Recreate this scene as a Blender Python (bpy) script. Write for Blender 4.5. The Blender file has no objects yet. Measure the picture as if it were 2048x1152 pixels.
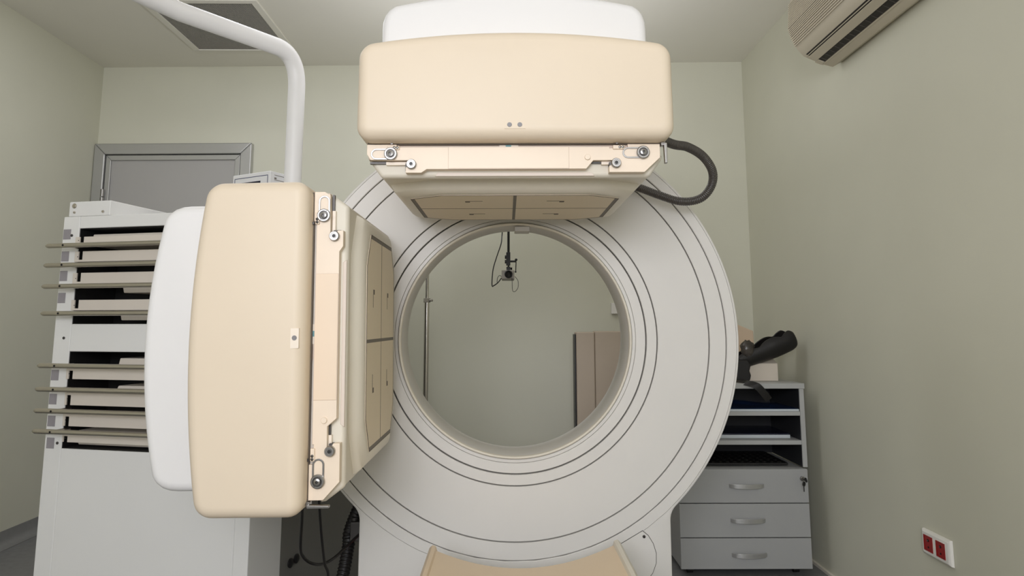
import bpy, bmesh, math, random
from math import sin, cos, pi, radians, sqrt, atan2
from mathutils import Vector, Matrix
random.seed(4)
SC = bpy.context.scene
COL = SC.collection
I4 = Matrix.Identity(4)

# ------------------------------------------------------------------ camera
F = 1365.0; CX, CY = 1024.0, 469.0; HC = 1.06
pitch = math.atan(181 / F); yaw = math.atan(11 / F)
c_f = Vector((sin(yaw) * cos(pitch), cos(yaw) * cos(pitch), sin(pitch)))
c_r = Vector((cos(yaw), -sin(yaw), 0)); c_u = c_r.cross(c_f)
c_o = Vector((0, 0, HC))
cam = bpy.data.cameras.new('camera'); cam_o = bpy.data.objects.new('camera', cam); COL.objects.link(cam_o)
cam.sensor_width = 36; cam.lens = F * 36 / 2048; cam.shift_x = 0; cam.shift_y = (CY - 576) / 2048
cam.clip_start = 0.01
M = Matrix((c_r, c_u, -c_f)).transposed().to_4x4(); M.translation = c_o
cam_o.matrix_world = M
SC.camera = cam_o

def ray(px, py):
    return c_f * F + c_r * (px - CX) - c_u * (py - CY)
def at(px, py, ax, v):
    """point of the place seen at a photo position, on the plane axis=v"""
    d = ray(px, py); t = (v - c_o[ax]) / d[ax]
    return c_o + d * t
def onplane(px, py, p0, n):
    d = ray(px, py); t = (p0 - c_o).dot(n) / d.dot(n)
    return c_o + d * t

# ------------------------------------------------------------------ materials
def mat(name, col, rough=0.5, metal=0.0, noise=0.0, nscale=6.0, bump=0.0, bscale=60.0, coat=0.0, spec=0.5, col2=None, emis=None):
    m = bpy.data.materials.new(name); m.use_nodes = True
    nt = m.node_tree; b = nt.nodes['Principled BSDF']
    b.inputs['Base Color'].default_value = (*col, 1)
    b.inputs['Roughness'].default_value = rough
    b.inputs['Metallic'].default_value = metal
    b.inputs['Coat Weight'].default_value = coat
    b.inputs['Specular IOR Level'].default_value = spec
    tc = None
    if noise or bump:
        tc = nt.nodes.new('ShaderNodeTexCoord')
    if noise:
        n = nt.nodes.new('ShaderNodeTexNoise'); n.inputs['Scale'].default_value = nscale; n.inputs['Detail'].default_value = 4
        r = nt.nodes.new('ShaderNodeValToRGB')
        r.color_ramp.elements[0].position = .3; r.color_ramp.elements[1].position = .7
        c2 = col2 or tuple(min(1, c * (1 + noise)) for c in col)
        c1 = col if col2 else tuple(c * (1 - noise) for c in col)
        r.color_ramp.elements[0].color = (*c1, 1); r.color_ramp.elements[1].color = (*c2, 1)
        nt.links.new(tc.outputs['Object'], n.inputs['Vector'])
        nt.links.new(n.outputs['Fac'], r.inputs['Fac']); nt.links.new(r.outputs['Color'], b.inputs['Base Color'])
    if bump:
        n = nt.nodes.new('ShaderNodeTexNoise'); n.inputs['Scale'].default_value = bscale; n.inputs['Detail'].default_value = 3
        bp = nt.nodes.new('ShaderNodeBump'); bp.inputs['Strength'].default_value = bump; bp.inputs['Distance'].default_value = .002
        nt.links.new(tc.outputs['Object'], n.inputs['Vector'])
        nt.links.new(n.outputs['Fac'], bp.inputs['Height']); nt.links.new(bp.outputs['Normal'], b.inputs['Normal'])
    return m
def s2l(r, g, b):
    f = lambda c: (c / 255 / 12.92) if c / 255 <= .04045 else ((c / 255 + .055) / 1.055) ** 2.4
    return (f(r), f(g), f(b))
MAT = {}
def mk(k, rgb, **kw): MAT[k] = mat(k, s2l(*rgb), **kw)
mk('wall_paint', (207, 206, 189), rough=.55, noise=.02, nscale=2.5, bump=.05, bscale=90)
mk('ceiling_paint', (230, 227, 216), rough=.7, noise=.015, nscale=2, bump=.05)
mk('floor_vinyl', (120, 120, 120), rough=.45, noise=.1, nscale=35)
mk('skirting_vinyl', (128, 128, 126), rough=.5, noise=.05, nscale=30)
mk('beige_shell', (225, 210, 188), rough=.5, noise=.012, nscale=4)
mk('beige_plate', (236, 220, 200), rough=.45, noise=.02, nscale=14)
mk('peach_cover', (233, 213, 189), rough=.45, noise=.012, nscale=10)
mk('pink_strip', (216, 198, 182), rough=.5, noise=.04, nscale=22)
mk('ivory', (226, 220, 206), rough=.4, noise=.012, nscale=5)
mk('face_beige', (230, 216, 192), rough=.5, noise=.015, nscale=6)
mk('gap_grey', (120, 114, 106), rough=.6)
mk('mark_brown', (96, 86, 74), rough=.6)
mk('white_cover', (232, 231, 230), rough=.42, noise=.006, nscale=4)
mk('gantry_white', (220, 218, 214), rough=.42, noise=.012, nscale=5)
mk('liner_grey', (206, 203, 197), rough=.5, noise=.01, nscale=5)
mk('black', (10, 9, 9), rough=.7)
mk('black_plastic', (22, 21, 21), rough=.42, noise=.15, nscale=12)
mk('black_leather', (19, 16, 15), rough=.5, noise=.2, nscale=10)
mk('hose_grey', (70, 66, 62), rough=.35, spec=.6)
mk('cable_black', (20, 18, 17), rough=.4)
mk('chrome', (210, 206, 200), rough=.14, metal=1)
mk('steel', (158, 156, 153), rough=.32, metal=1)
mk('recess_ivory', (220, 208, 196), rough=.5)
mk('rod_steel', (196, 190, 180), rough=.28, metal=1)
mk('dark_steel', (80, 78, 76), rough=.4, metal=.8)
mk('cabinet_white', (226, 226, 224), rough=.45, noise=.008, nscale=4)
mk('cabinet_shaded', (116, 115, 110), rough=.5, noise=.02, nscale=5)  # grey holding the shade of the side turned from the light
mk('tray_beige', (212, 204, 193), rough=.5, noise=.015, nscale=8)
mk('label_grey', (146, 142, 146), rough=.6, noise=.02, nscale=40)
mk('aluminium', (190, 190, 188), rough=.35, metal=.7, noise=.02, nscale=3)
mk('door_grey', (170, 168, 165), rough=.45, noise=.01, nscale=3)
mk('grey_laminate', (176, 177, 175), rough=.5, noise=.015, nscale=5)
mk('drawer_grey', (166, 167, 166), rough=.5, noise=.015, nscale=5)
mk('shelf_shade', (46, 47, 50), rough=.5, noise=.03, nscale=5)  # dark tone puts the shade of the shelf bays into the colour
mk('ac_cream', (194, 185, 165), rough=.45, noise=.01, nscale=5)
mk('ac_dark', (40, 36, 32), rough=.6)
mk('vent_mesh', (150, 147, 140), rough=.5)
mk('plug_white', (228, 226, 220), rough=.35)
mk('plug_red', (150, 17, 15), rough=.28)
mk('red', (206, 30, 30), rough=.35)
mk('blue_tape', (112, 160, 164), rough=.5)
mk('sticker_white', (240, 228, 212), rough=.5)
mk('sensor_grey', (128, 126, 128), rough=.4)
mk('bed_beige', (232, 210, 180), rough=.42, noise=.015, nscale=5)
mk('foam_beige', (206, 184, 158), rough=.55, noise=.02, nscale=8)
mk('board_beige', (182, 167, 149), rough=.55, noise=.03, nscale=6)
mk('box_ivory', (212, 202, 188), rough=.5, noise=.015, nscale=8)
mk('film_blue', (30, 52, 92), rough=.2, noise=.5, nscale=9)
mk('frost_white', (205, 212, 216), rough=.3)
mk('clear_bag', (66, 61, 56), rough=.12, noise=.5, nscale=30, bump=1, bscale=60)
mk('screen_navy', (26, 30, 52), rough=.2)
mk('navy_line', (54, 58, 96), rough=.5)
mk('monitor_white', (222, 222, 222), rough=.4)
mk('camera_grey', (160, 155, 144), rough=.45)

# ------------------------------------------------------------------ mesh builder
class MB:
    def __init__(s): s.bm = bmesh.new()
    def _f(s, vs):
        try: return s.bm.faces.new(vs)
        except ValueError: return None
    def loft(s, rings, cap0=True, cap1=True, closed=True, loop=False):
        vr = [[s.bm.verts.new(p) for p in r] for r in rings]
        n = len(vr[0]); pairs = list(zip(vr, vr[1:]))
        if loop: pairs.append((vr[-1], vr[0]))
        for a, b in pairs:
            for i in range(n if closed else n - 1):
                j = (i + 1) % n
                s._f((a[i], a[j], b[j], b[i]))
        if not loop:
            if cap0: s._f(vr[0][::-1])
            if cap1: s._f(vr[-1])
        return s
    def box(s, x0, x1, y0, y1, z0, z1, T=I4):
        p = lambda z: [T @ Vector(q) for q in ((x0, y0, z), (x1, y0, z), (x1, y1, z), (x0, y1, z))]
        return s.loft([p(z0), p(z1)])
    def prism(s, pts, f, a, b):
        """extrude 2D outline; f(p,q,t) -> world"""
        return s.loft([[f(p, q, a) for p, q in pts], [f(p, q, b) for p, q in pts]])
    def lathe(s, prof, o, ax, seg=48, caps=True, loop=False):
        """prof: (r, h) along axis ax from o"""
        ax = Vector(ax).normalized()
        t = Vector((0, 0, 1)) if abs(ax.z) < .9 else Vector((1, 0, 0))
        e1 = ax.cross(t).normalized(); e2 = ax.cross(e1)
        o = Vector(o)
        rings = [[o + ax * h + (e1 * cos(2 * pi * i / seg) + e2 * sin(2 * pi * i / seg)) * r for i in range(seg)] for r, h in prof]
        return s.loft(rings, caps, caps, loop=loop)
    def cyl(s, a, b, r, seg=24, r2=None):
        a, b = Vector(a), Vector(b)
        return s.lathe([(r, 0), (r if r2 is None else r2, (b - a).length)], a, b - a, seg)
    def tube(s, pts, r, seg=12, closed=False):
        """r: number or list"""
        pts = [Vector(p) for p in pts]; n = len(pts)
        R = r if isinstance(r, (list, tuple)) else [r] * n
        tg = []
        for i in range(n):
            a = pts[(i - 1) % n] if closed or i > 0 else pts[0]
            b = pts[(i + 1) % n] if closed or i < n - 1 else pts[-1]
            tg.append((b - a).normalized())
        up = Vector((0, 0, 1)) if abs(tg[0].z) < .9 else Vector((1, 0, 0))
        nrm = (up - tg[0] * up.dot(tg[0])).normalized()
        rings = []
        for i in range(n):
            nrm = (nrm - tg[i] * nrm.dot(tg[i])).normalized()
            bn = tg[i].cross(nrm)
            rings.append([pts[i] + (nrm * cos(2 * pi * k / seg) + bn * sin(2 * pi * k / seg)) * R[i] for k in range(seg)])
        return s.loft(rings, loop=closed)
    def ball(s, c, r, sc=(1, 1, 1), seg=16):
        rings = []
        c = Vector(c); n = seg // 2
        for j in range(1, n):
            a = pi * j / n
            rings.append([c + Vector((r * sc[0] * sin(a) * cos(2 * pi * i / seg), r * sc[1] * sin(a) * sin(2 * pi * i / seg), r * sc[2] * cos(a))) for i in range(seg)])
        return s.loft(rings)
    def build(s, name, m, parent=None, bevel=0, seg=2, angle=35, smooth=True):
        bmesh.ops.recalc_face_normals(s.bm, faces=s.bm.faces)
        me = bpy.data.meshes.new(name); s.bm.to_mesh(me); s.bm.free()
        me.materials.append(MAT[m] if isinstance(m, str) else m)
        if smooth:
            me.shade_smooth(); me.set_sharp_from_angle(angle=radians(angle))
        o = bpy.data.objects.new(name, me); COL.objects.link(o)
        if parent is not None:
            o.parent = parent; o.matrix_parent_inverse = parent.matrix_world.inverted()
        if bevel:
            b = o.modifiers.new('bevel', 'BEVEL'); b.width = bevel; b.segments = seg
            b.limit_method = 'ANGLE'; b.angle_limit = radians(40); b.harden_normals = True
        return o

def tag(o, label, cat, group=None):
    o['label'] = label; o['category'] = cat
    if group: o['group'] = group
    return o
def struct(o):
    o['kind'] = 'structure'; return o
def thing(name, label, cat, loc=(0, 0, 0), group=None):
    o = bpy.data.objects.new(name, None); COL.objects.link(o); o.location = loc; o.empty_display_size = .1
    bpy.context.view_layer.update()
    o.matrix_world = Matrix.Translation(loc)
    return tag(o, label, cat, group)
def spline(pts, n=12):
    """catmull-rom through points"""
    P = [Vector(p) for p in pts]; P = [P[0] * 2 - P[1]] + P + [P[-1] * 2 - P[-2]]
    out = []
    for i in range(1, len(P) - 2):
        a, b, c, d = P[i - 1:i + 3]
        for k in range(n):
            t = k / n
            out.append(.5 * ((2 * b) + (c - a) * t + (2 * a - 5 * b + 4 * c - d) * t * t + (3 * b - a - 3 * c + d) * t ** 3))
    out.append(P[-2]); return out
def resample(pts, step):
    out = [pts[0].copy()]; acc = 0
    for a, b in zip(pts, pts[1:]):
        L = (b - a).length; d = step - acc
        while d <= L:
            out.append(a + (b - a) * (d / L)); d += step
        acc = (acc + L) % step if L > 0 else acc
        acc = L - (d - step)
    return out
def offset_poly(pts, d):
    """inward offset of a CCW/CW convex-ish outline by d"""
    n = len(pts); area = sum(pts[i][0] * pts[(i + 1) % n][1] - pts[(i + 1) % n][0] * pts[i][1] for i in range(n))
    sg = 1 if area > 0 else -1
    out = []
    for i in range(n):
        a, b, c = Vector(pts[i - 1]), Vector(pts[i]), Vector(pts[(i + 1) % n])
        e1 = (b - a).normalized(); e2 = (c - b).normalized()
        n1 = Vector((-e1.y, e1.x)) * sg; n2 = Vector((-e2.y, e2.x)) * sg
        m = (n1 + n2); m = m / max(.3, m.length_squared) * 2 if m.length > 1e-6 else n1
        out.append(tuple(b + m * d))
    return out
def arc(cx, cy, r, a0, a1, n):
    return [(cx + r * cos(radians(a0 + (a1 - a0) * i / n)), cy + r * sin(radians(a0 + (a1 - a0) * i / n))) for i in range(n + 1)]

# ------------------------------------------------------------------ room
XL, XR, ZC = -2.43, 1.385, 2.60
YBL, YBR, YF = 3.97, 3.85, -4.2
def wall_quad(name, pts, thick, m):
    n = (Vector(pts[1]) - Vector(pts[0])).cross(Vector(pts[3]) - Vector(pts[0])).normalized() * thick
    mb = MB(); mb.loft([[Vector(p) for p in pts], [Vector(p) + n for p in pts]])
    return struct(mb.build(name, m, smooth=False))
wall_quad('wall_back', [(XL, YBL, 0), (XR, YBR, 0), (XR, YBR, ZC), (XL, YBL, ZC)], -.12, 'wall_paint')
wall_quad('wall_left', [(XL, YF, 0), (XL, YBL, 0), (XL, YBL, ZC), (XL, YF, ZC)], -.12, 'wall_paint')
wall_quad('wall_right', [(XR, YBR, 0), (XR, YF, 0), (XR, YF, ZC), (XR, YBR, ZC)], -.12, 'wall_paint')
wall_quad('wall_front', [(XR, YF, 0), (XL, YF, 0), (XL, YF, ZC), (XR, YF, ZC)], -.12, 'wall_paint')
wall_quad('floor', [(XL - .1, YF - .1, 0), (XL - .1, YBL + .1, 0), (XR + .1, YBL + .1, 0), (XR + .1, YF - .1, 0)], .1, 'floor_vinyl')
wall_quad('ceiling', [(XL - .1, YF - .1, ZC), (XR + .1, YF - .1, ZC), (XR + .1, YBL + .1, ZC), (XL - .1, YBL + .1, ZC)], .1, 'ceiling_paint')
# cove skirting
def cove(name, x, sgn, y0, y1, m, h=.075):
    pr = [(0, 0), (.05, 0), (.05, .003), (.03, .006), (.015, .016), (.007, .034), (.005, h), (0, h)]
    mb = MB(); mb.loft([[(x + sgn * p, y, q) for p, q in pr] for y in (y0, y1)])
    return struct(mb.build(name, m))
cove('baseboard_left', XL, 1, YF, YBL, 'skirting_vinyl')
mb = MB(); mb.box(XR - .012, XR, YF, YBR, 0, .012)
struct(mb.build('baseboard_right', 'ivory'))

# back-wall frame: local x along wall, y out of wall
wb_o = Vector((XL, YBL, 0)); wb_t = Vector((XR - XL, YBR - YBL, 0)).normalized(); wb_n = Vector((wb_t.y, -wb_t.x, 0))
TB = Matrix((wb_t, -wb_n, Vector((0, 0, 1)))).transposed().to_4x4(); TB.translation = wb_o  # x along, y into wall
def onback(px, py, out=0.0):
    p = onplane(px, py, wb_o + wb_n * out, wb_n); return (p - wb_o).dot(wb_t), p.z
# door
dl, dt = onback(196, 297); dr, _ = onback(508, 293)
dt = 2.12
mb = MB()
fw = .065
mb.box(dl + .05, dr - .05, -.012, -.001, 0.01, dt - .05, TB)
door = struct(mb.build('door_1', 'door_grey', bevel=.002))
mb = MB()
def dframe(mb, a, b, t, w, y0, y1):
    # mitred door surround
    o = [(a, 0), (a, t), (b, t), (b, 0)]; i = [(a + w, 0), (a + w, t - w), (b - w, t - w), (b - w, 0)]
    for k in range(3):
        q = [o[k], o[k + 1], i[k + 1], i[k]]
        mb.loft([[TB @ Vector((p, y, z)) for p, z in q] for y in (y0, y1)])
dframe(mb, dl, dr, dt, fw, -.035, -.001)
mb.build('door_frame', 'aluminium', door, bevel=.006, seg=3)
mb = MB(); dframe(mb, dl + fw + .004, dr - fw - .004, dt - fw - .004, .03, -.024, -.012)
mb.build('leaf_edging', 'aluminium', door, bevel=.003)
mb = MB(); dframe(mb, dl + fw - .001, dr - fw + .001, dt - fw + .001, .006, -.016, -.012)
mb.build('door_gap', 'black', door)
mb = MB()
for k in range(4):
    mb.lathe([(.0105, 0), (.0105, .044)], TB @ Vector((dl + fw + .004, -.034, 1.66 + k * .047)), (0, 0, 1), 14)
mb.build('hinge', 'steel', door, bevel=.001)

# ------------------------------------------------------------------ gamma camera
GX, GZ, GY = .0275, 1.019, 2.15
scanner = thing('gamma_camera', 'white ring gantry gamma camera with two beige detector heads, standing in mid room', 'medical scanner', (GX, GY + .15, 0))
def gpt(r, a, y): return Vector((GX + r * cos(a), y, GZ + r * sin(a)))
# stand: outline by angle
RO, HB, RF = .700, .470, .06
fx = HB + RF; fz = -sqrt((RO + RF) ** 2 - fx ** 2)
tx, tz = fx * RO / (RO + RF), fz * RO / (RO + RF)
a_t = atan2(tz, tx)
outl = [(RO * cos(a), RO * sin(a)) for a in [a_t + (pi - 2 * a_t) * i / 120 for i in range(121)]]
# left fillet then base then right fillet
fil = []
a0 = atan2(tz - fz, tx - fx); a1 = pi
if a0 < 0: a0 += 2 * pi
for i in range(1, 11):
    a = a0 + (a1 - a0) * i / 10
    fil.append((fx + RF * cos(a), fz + RF * sin(a)))
outl += [(-x, z) for x, z in fil]
zb = -GZ + .001
for t in (.25, .5, .75, 1): outl.append((-HB, fil[-1][1] + (zb - fil[-1][1]) * t))
for t in (.15, .3, .45, .6, .75, .9, 1): outl.append((-HB + 2 * HB * t - .0, zb))
for t in (.25, .5, .75): outl.append((HB, zb + (fil[-1][1] - zb) * t))
outl += fil[::-1]
ang = [atan2(z, x) for x, z in outl]
def ring_at(r, y): return [gpt(r, a, y) for a in ang]
def out_at(d, y):
    o = offset_poly(outl, d) if d else outl
    return [Vector((GX + x, y, GZ + z)) for x, z in o]
GB = GY + .30
mb = MB()
mb.loft([ring_at(.6605, GB), ring_at(.6605, GY + .002), ring_at(.6625, GY), ring_at(.6900, GY), ring_at(.6903, GY + .004), ring_at(.6912, GY + .004), ring_at(.6915, GY + .0005),
         out_at(.007, GY + .0005), out_at(.002, GY + .003), out_at(0, GY + .008), out_at(0, GB)], loop=True)
gantry = mb.build('gantry', 'gantry_white', scanner)
def annulus(name, r0, r1, y=GY, m='gantry_white', depth=.06, e=.0012, seg=160):
    mb = MB()
    mb.lathe([(r0, depth), (r0, e), (r0 + e, 0), (r1 - e, 0), (r1, e), (r1, depth)], (GX, y, GZ), (0, 1, 0), seg, caps=False, loop=True)
    return mb.build(name, m, gantry, angle=30)
annulus('gantry_ring', .6073, .6571)
annulus('gantry_ring', .4448, .6036)
annulus('gantry_ring', .4104, .4412)
annulus('gantry_ring', .3761, .4060)
annulus('gantry_ring', .3650, .3752)
mb = MB(); mb.lathe([(.364, 0), (.662, 0), (.662, .02), (.364, .02)], (GX, GY + .03, GZ), (0, 1, 0), 120, caps=False, loop=True)
mb.build('groove_backing', 'black', gantry)
# bore lip and liner
mb = MB()
lip = [(.3625, .02), (.3632, -.004), (.3618, -.0085), (.3590, -.010), (.3560, -.0085), (.3545, -.004), (.3545, .02)]
mb.lathe(lip, (GX, GY, GZ), (0, 1, 0), 160, caps=False, loop=True)
mb.build('bore_lip', 'ivory', gantry)
mb = MB(); mb.lathe([(.3545, .004), (.350, .02), (.3505, .10), (.372, .265), (.380, .30), (.62, .30), (.62, .28), (.39, .28), (.366, .10), (.3625, .015)], (GX, GY, GZ), (0, 1, 0), 160, caps=False, loop=True)
mb.build('bore_liner', 'liner_grey', gantry)
mb = MB(); mb.box(GX - .002 - .0, GX + .046, GY - .006, GY + .06, GZ + .336, GZ + .352)
mb.build('sensor_bracket', 'liner_grey', gantry, bevel=.002)
# access panel lower right with lock
p1 = at(1285, 1060, 1, GY); p2 = at(1312, 1110, 1, GY)
pan = []
for q in [(1285, 1062), (1296, 1071), (1306, 1087), (1312, 1106), (1312, 1126), (1305, 1146), (1290, 1166), (1268, 1182), (1235, 1186), (1235, 1092)]:
    w_ = at(*q, 1, GY); pan.append((w_.x, w_.z))
mb = MB(); mb.prism(pan, lambda p, q, t: Vector((p, t, q)), GY - .0016, GY + .002)
mb.build('access_panel', 'gantry_white', gantry, bevel=.0006)
mb = MB(); mb.prism(offset_poly(pan, -.0016), lambda p, q, t: Vector((p, t, q)), GY - .0003, GY + .002)
mb.build('panel_gap', 'dark_steel', gantry)
lk = at(1288, 1073, 1, GY - .0016)
mb = MB(); mb.lathe([(.0045, -.003), (.0045, .002)], lk, (0, 1, 0), 16)
mb.lathe([(.0022, -.004), (.0022, .002)], lk, (0, 1, 0), 12)
mb.build('panel_lock', 'dark_steel', gantry, bevel=.0005)
for sx in (-1, 1):
    mb = MB(); o = Vector((GX + sx * HB, GY + .10, .375))
    mb.lathe([(.014, 0), (.014, .004), (.026, .005), (.027, .009), (.022, .012), (.0001, .0135)], o, (sx, 0, 0), 24, caps=False)
    mb.build('emergency_button', 'red', gantry)

# ---- detector heads. local (u lateral, v depth, w away from the bore)
def head(kind):
    if kind == 'top':
        hz = 1.023
        H = lambda u, v, w: Vector((.0195 + u - .005 * (w - .5), v, hz + w + .005 * u))
    else:
        hz = 1.0195
        H = lambda u, v, w: Vector((.0195 - w + .016 * u, v, hz - u - .016 * (w - .5)))
    # shell outline (u,w)
    wb, wt = .4345, .678
    pts = []
    pts += arc(-.3145, wb + .030, .030, 180, 270, 6)
    pts += arc(.3145, wb + .030, .030, 270, 360, 6)
    # corner up right and arched top
    def top_w(u): return .657 + (.679 - .657) * (1 - (u / .30) ** 2)
    pts += [(.3445, .50), (.3438, .57)]
    pts += arc(.3050, .617, .0385, 0, 80, 8)
    pts += [(u, top_w(u)) for u in [.28 - .56 * i / 16 for i in range(17)]]
    pts += [(-x, y) for x, y in arc(.3050, .617, .0385, 0, 80, 8)][::-1]
    pts += [(-.3438, .57), (-.3445, .50)]
    v0, v1, r = 1.42, 2.06, .026
    rings = []
    for i in range(7):
        a = pi / 2 * i / 6
        rings.append([H(p, v0 + r * (1 - sin(a)) if False else v0 + r * (1 - cos(a) if False else 1 - sin(a)), q) for p, q in offset_poly(pts, r * (1 - cos(a)))][:])
    # rings currently run from rim (a=0) to face (a=90); reverse to go front to back
    rings = rings[::-1]
    for v in (1.6, 1.85, v1 - .02): rings.append([H(p, v, q) for p, q in pts])
    for i in range(1, 5):
        a = pi / 2 * i / 4
        rings.append([H(p, v1 - .02 + .02 * sin(a), q) for p, q in offset_poly(pts, .02 * (1 - cos(a)))])
    mb = MB(); mb.loft(rings)
    hd = mb.build('detector_head', 'beige_shell', scanner, angle=50)
    hd['label'] = 'upper beige detector head, face down' if kind == 'top' else 'left beige detector head, face turned to the bore'
    # rear cover: domed
    cp = [(-.314, .60), (.314, .60), (.314, .735)]
    cp += [(.3125, .752), (.307, .769), (.297, .783), (.283, .793)]
    def cw(u): return .793 + .032 * (1 - (u / .283) ** 2)
    cp += [(u, cw(u)) for u in [.25 - .50 * i / 14 for i in range(15)]]
    cp += [(-.283, .793), (-.297, .783), (-.307, .769), (-.3125, .752), (-.314, .735)]
    c0, c1, r = 1.53, 2.0, .022
    rings = []
    for i in range(6):
        a = pi / 2 * i / 5
        rings.append([H(p, c0 + r * (1 - sin(a)), q) for p, q in offset_poly(cp, r * (1 - cos(a)))])
    rings = rings[::-1] + [[H(p, v, q) for p, q in cp] for v in (1.7, c1)]
    mb = MB(); mb.loft(rings); mb.build('rear_cover', 'white_cover', hd, angle=50)
    # dark gap below the shell and carriage strip
    mb = MB(); mb.prism([(-.326, .4318), (.326, .4318), (.326, .440), (-.326, .440)], lambda p, q, t: H(p, t, q), 1.468, 1.476)
    mb.build('shell_gap', 'mark_brown', hd)
    mb = MB(); mb.prism([(-.325, .400), (.318, .400), (.318, .4325), (-.325, .4325)], lambda p, q, t: H(p, t, q), 1.474, 2.03)
    cs = mb.build('carriage', 'pink_strip', hd, bevel=.002)
    mb = MB()
    if kind != 'top':
        for (a, b) in ((-.30, -.035), (.03, .26)):
            q = arc(b - .006, .4275, .004, -90, 90, 6) + arc(a + .006, .4275, .004, 90, 270, 6)
            mb.prism(q, lambda p, q_, t: H(p, t, q_), 1.4732, 1.476)
    else:
        mb.prism([(-.19, .4290), (.19, .4290), (.19, .4278), (-.19, .4278)], lambda p, q_, t: H(p, t, q_), 1.4736, 1.476)
    mb.build('strip_seam', 'tray_beige', hd)
    # slotted mounting plate
    P = [(-.327, .432), (-.327, .410), (-.319, .3975), (-.243, .3965), (-.224, .3965), (-.224, .386), (-.2415, .381), (-.2415, .3685), (-.207, .3685), (-.1955, .3765),
         (.155, .3765), (.171, .3955), (.213, .3955), (.213, .386), (.2055, .383), (.2055, .3685), (.283, .3685), (.3185, .4015), (.3185, .432), (.247, .432), (.247, .423), (.207, .423), (.207, .4262), (-.262, .4262), (-.262, .432)]
    mb = MB(); mb.prism(P, lambda p, q, t: H(p, t, q), 1.465, 1.485)
    plate = mb.build('mounting_plate', 'beige_plate', hd, bevel=.0012)
    mb = MB(); mb.prism([(-.148, .3775), (.117, .3775), (.117, .4255), (-.148, .4255)], lambda p, q, t: H(p, t, q), 1.4638, 1.47)
    mb.build('centre_cover', 'peach_cover' if kind != 'top' else 'beige_plate', hd, bevel=.0008)
    mb = MB(); mb.prism([(-.1488, .3765), (.1178, .3765), (.1178, .4262), (-.1488, .4262)], lambda p, q, t: H(p, t, q), 1.4648, 1.47)
    mb.build('cover_gap', 'pink_strip', hd)
    # adjuster slots
    for (a, b, wc) in ((-.318, -.2615, .4100), (.235, .2925, .4120)):
        R, rr = .0125, .0088
        n = 12
        def stad(rad): return arc(b - .0125, wc, rad, -90, 90, n) + arc(a + .0125, wc, rad, 90, 270, n)
        mb = MB()
        O = [stad(R), stad(rr)]
        mb.loft([[H(p, 1.4625, q) for p, q in O[0]], [H(p, 1.4625, q) for p, q in O[1]], [H(p, 1.468, q) for p, q in O[1]], [H(p, 1.468, q) for p, q in O[0]]], loop=True)
        mb.build('adjuster_slot', 'steel', hd, bevel=.0005)
        uc = b - .0125
        mb = MB(); ax = H(0, 0, 0) - H(0, 1, 0)
        mb.lathe([(.0142, 0), (.0142, .005), (.0128, .006), (.0100, .006), (.0096, .0035), (.0072, .0035), (.0066, .008), (.0030, .009), (.0026, .006), (.0001, .006)], H(uc, 1.463, wc), ax, 32, caps=False)
        k = mb.build('adjuster_knob', 'steel', hd, angle=30)
        mb = MB(); mb.lathe([(.0098, 0), (.0074, 0), (.0074, .0006), (.0098, .0006)], H(uc, 1.463 - .0034, wc), ax, 28, caps=False, loop=True)
        mb.lathe([(.0024, 0), (.0024, .0008)], H(uc, 1.463 - .0062, wc), ax, 10)
        for sg in (-1, 1):
            mb.lathe([(.0009, 0), (.0009, .0005)], H(uc + sg * .0095, 1.463 - .006, wc + .006 * sg), ax, 8)
        mb.build('knob_recess', 'dark_steel', hd)
    # guide rollers
    for (uc, wc) in ((-.2285, .3865), (.2200, .3880)):
        ax = H(0, 0, 0) - H(0, 1, 0)
        mb = MB(); mb.lathe([(.0108, -.01), (.0108, .006), (.0094, .008), (.0070, .008), (.0066, .0065), (.0050, .0065), (.0044, .0085), (.0034, .0085), (.0030, .004), (.0001, .004)], H(uc, 1.463, wc), ax, 32, caps=False)
        mb.build('guide_roller', 'steel', hd, angle=30)
        mb = MB(); mb.lathe([(.0038, 0), (.0038, .0008)], H(uc, 1.463 - .0082, wc), ax, 16)
        mb.build('roller_bolt', 'black_plastic', hd)
        # bracket behind the roller
        mb = MB(); mb.prism([(uc - .014, wc - .013), (uc + .004, wc - .013), (uc + .004, wc + .004), (uc - .014, wc + .004)], lambda p, q, t: H(p, t, q), 1.468, 1.488)
        mb.build('roller_bracket', 'dark_steel', hd, bevel=.001)
    # rails visible in the slots
    for (a, b, c) in ((-.322, -.235, -.286), (.166, .216, .190)):
        mb = MB(); mb.prism([(a, .3915), (c, .3915), (c, .3962), (a, .3962)], lambda p, q, t: H(p, t, q), 1.478, 1.4865)
        mb.build('slot_rail', 'dark_steel', hd)
        mb = MB(); mb.prism([(c, .3885), (b, .3885), (b, .3952), (c, .3952)], lambda p, q, t: H(p, t, q), 1.476, 1.4868)
        mb.build('slot_rail', 'sticker_white', hd)
    # small latch plates
    for uc in (-.268, .227):
        mb = MB(); mb.prism([(uc - .013, .4195), (uc + .013, .4195), (uc + .013, .4285), (uc - .013, .4285)], lambda p, q, t: H(p, t, q), 1.460, 1.47)
        lp = mb.build('latch_plate', 'beige_plate', hd, bevel=.0015)
        mb = MB()
        for d in (.002, .0085):
            mb.lathe([(.003, -.002), (.003, .0015), (.0015, .0025)], H(uc + d, 1.460, .424), H(0, 0, 0) - H(0, 1, 0), 12)
        mb.lathe([(.003, -.002), (.003, .001)], H(uc - .004 if kind == 'top' else uc + .0105, 1.462, .4345 if kind == 'top' else .4335), H(0, 0, 0) - H(0, 1, 0), 12)
        mb.build('latch_screw', 'dark_steel' if kind != 'top' else 'steel', hd)
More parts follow.
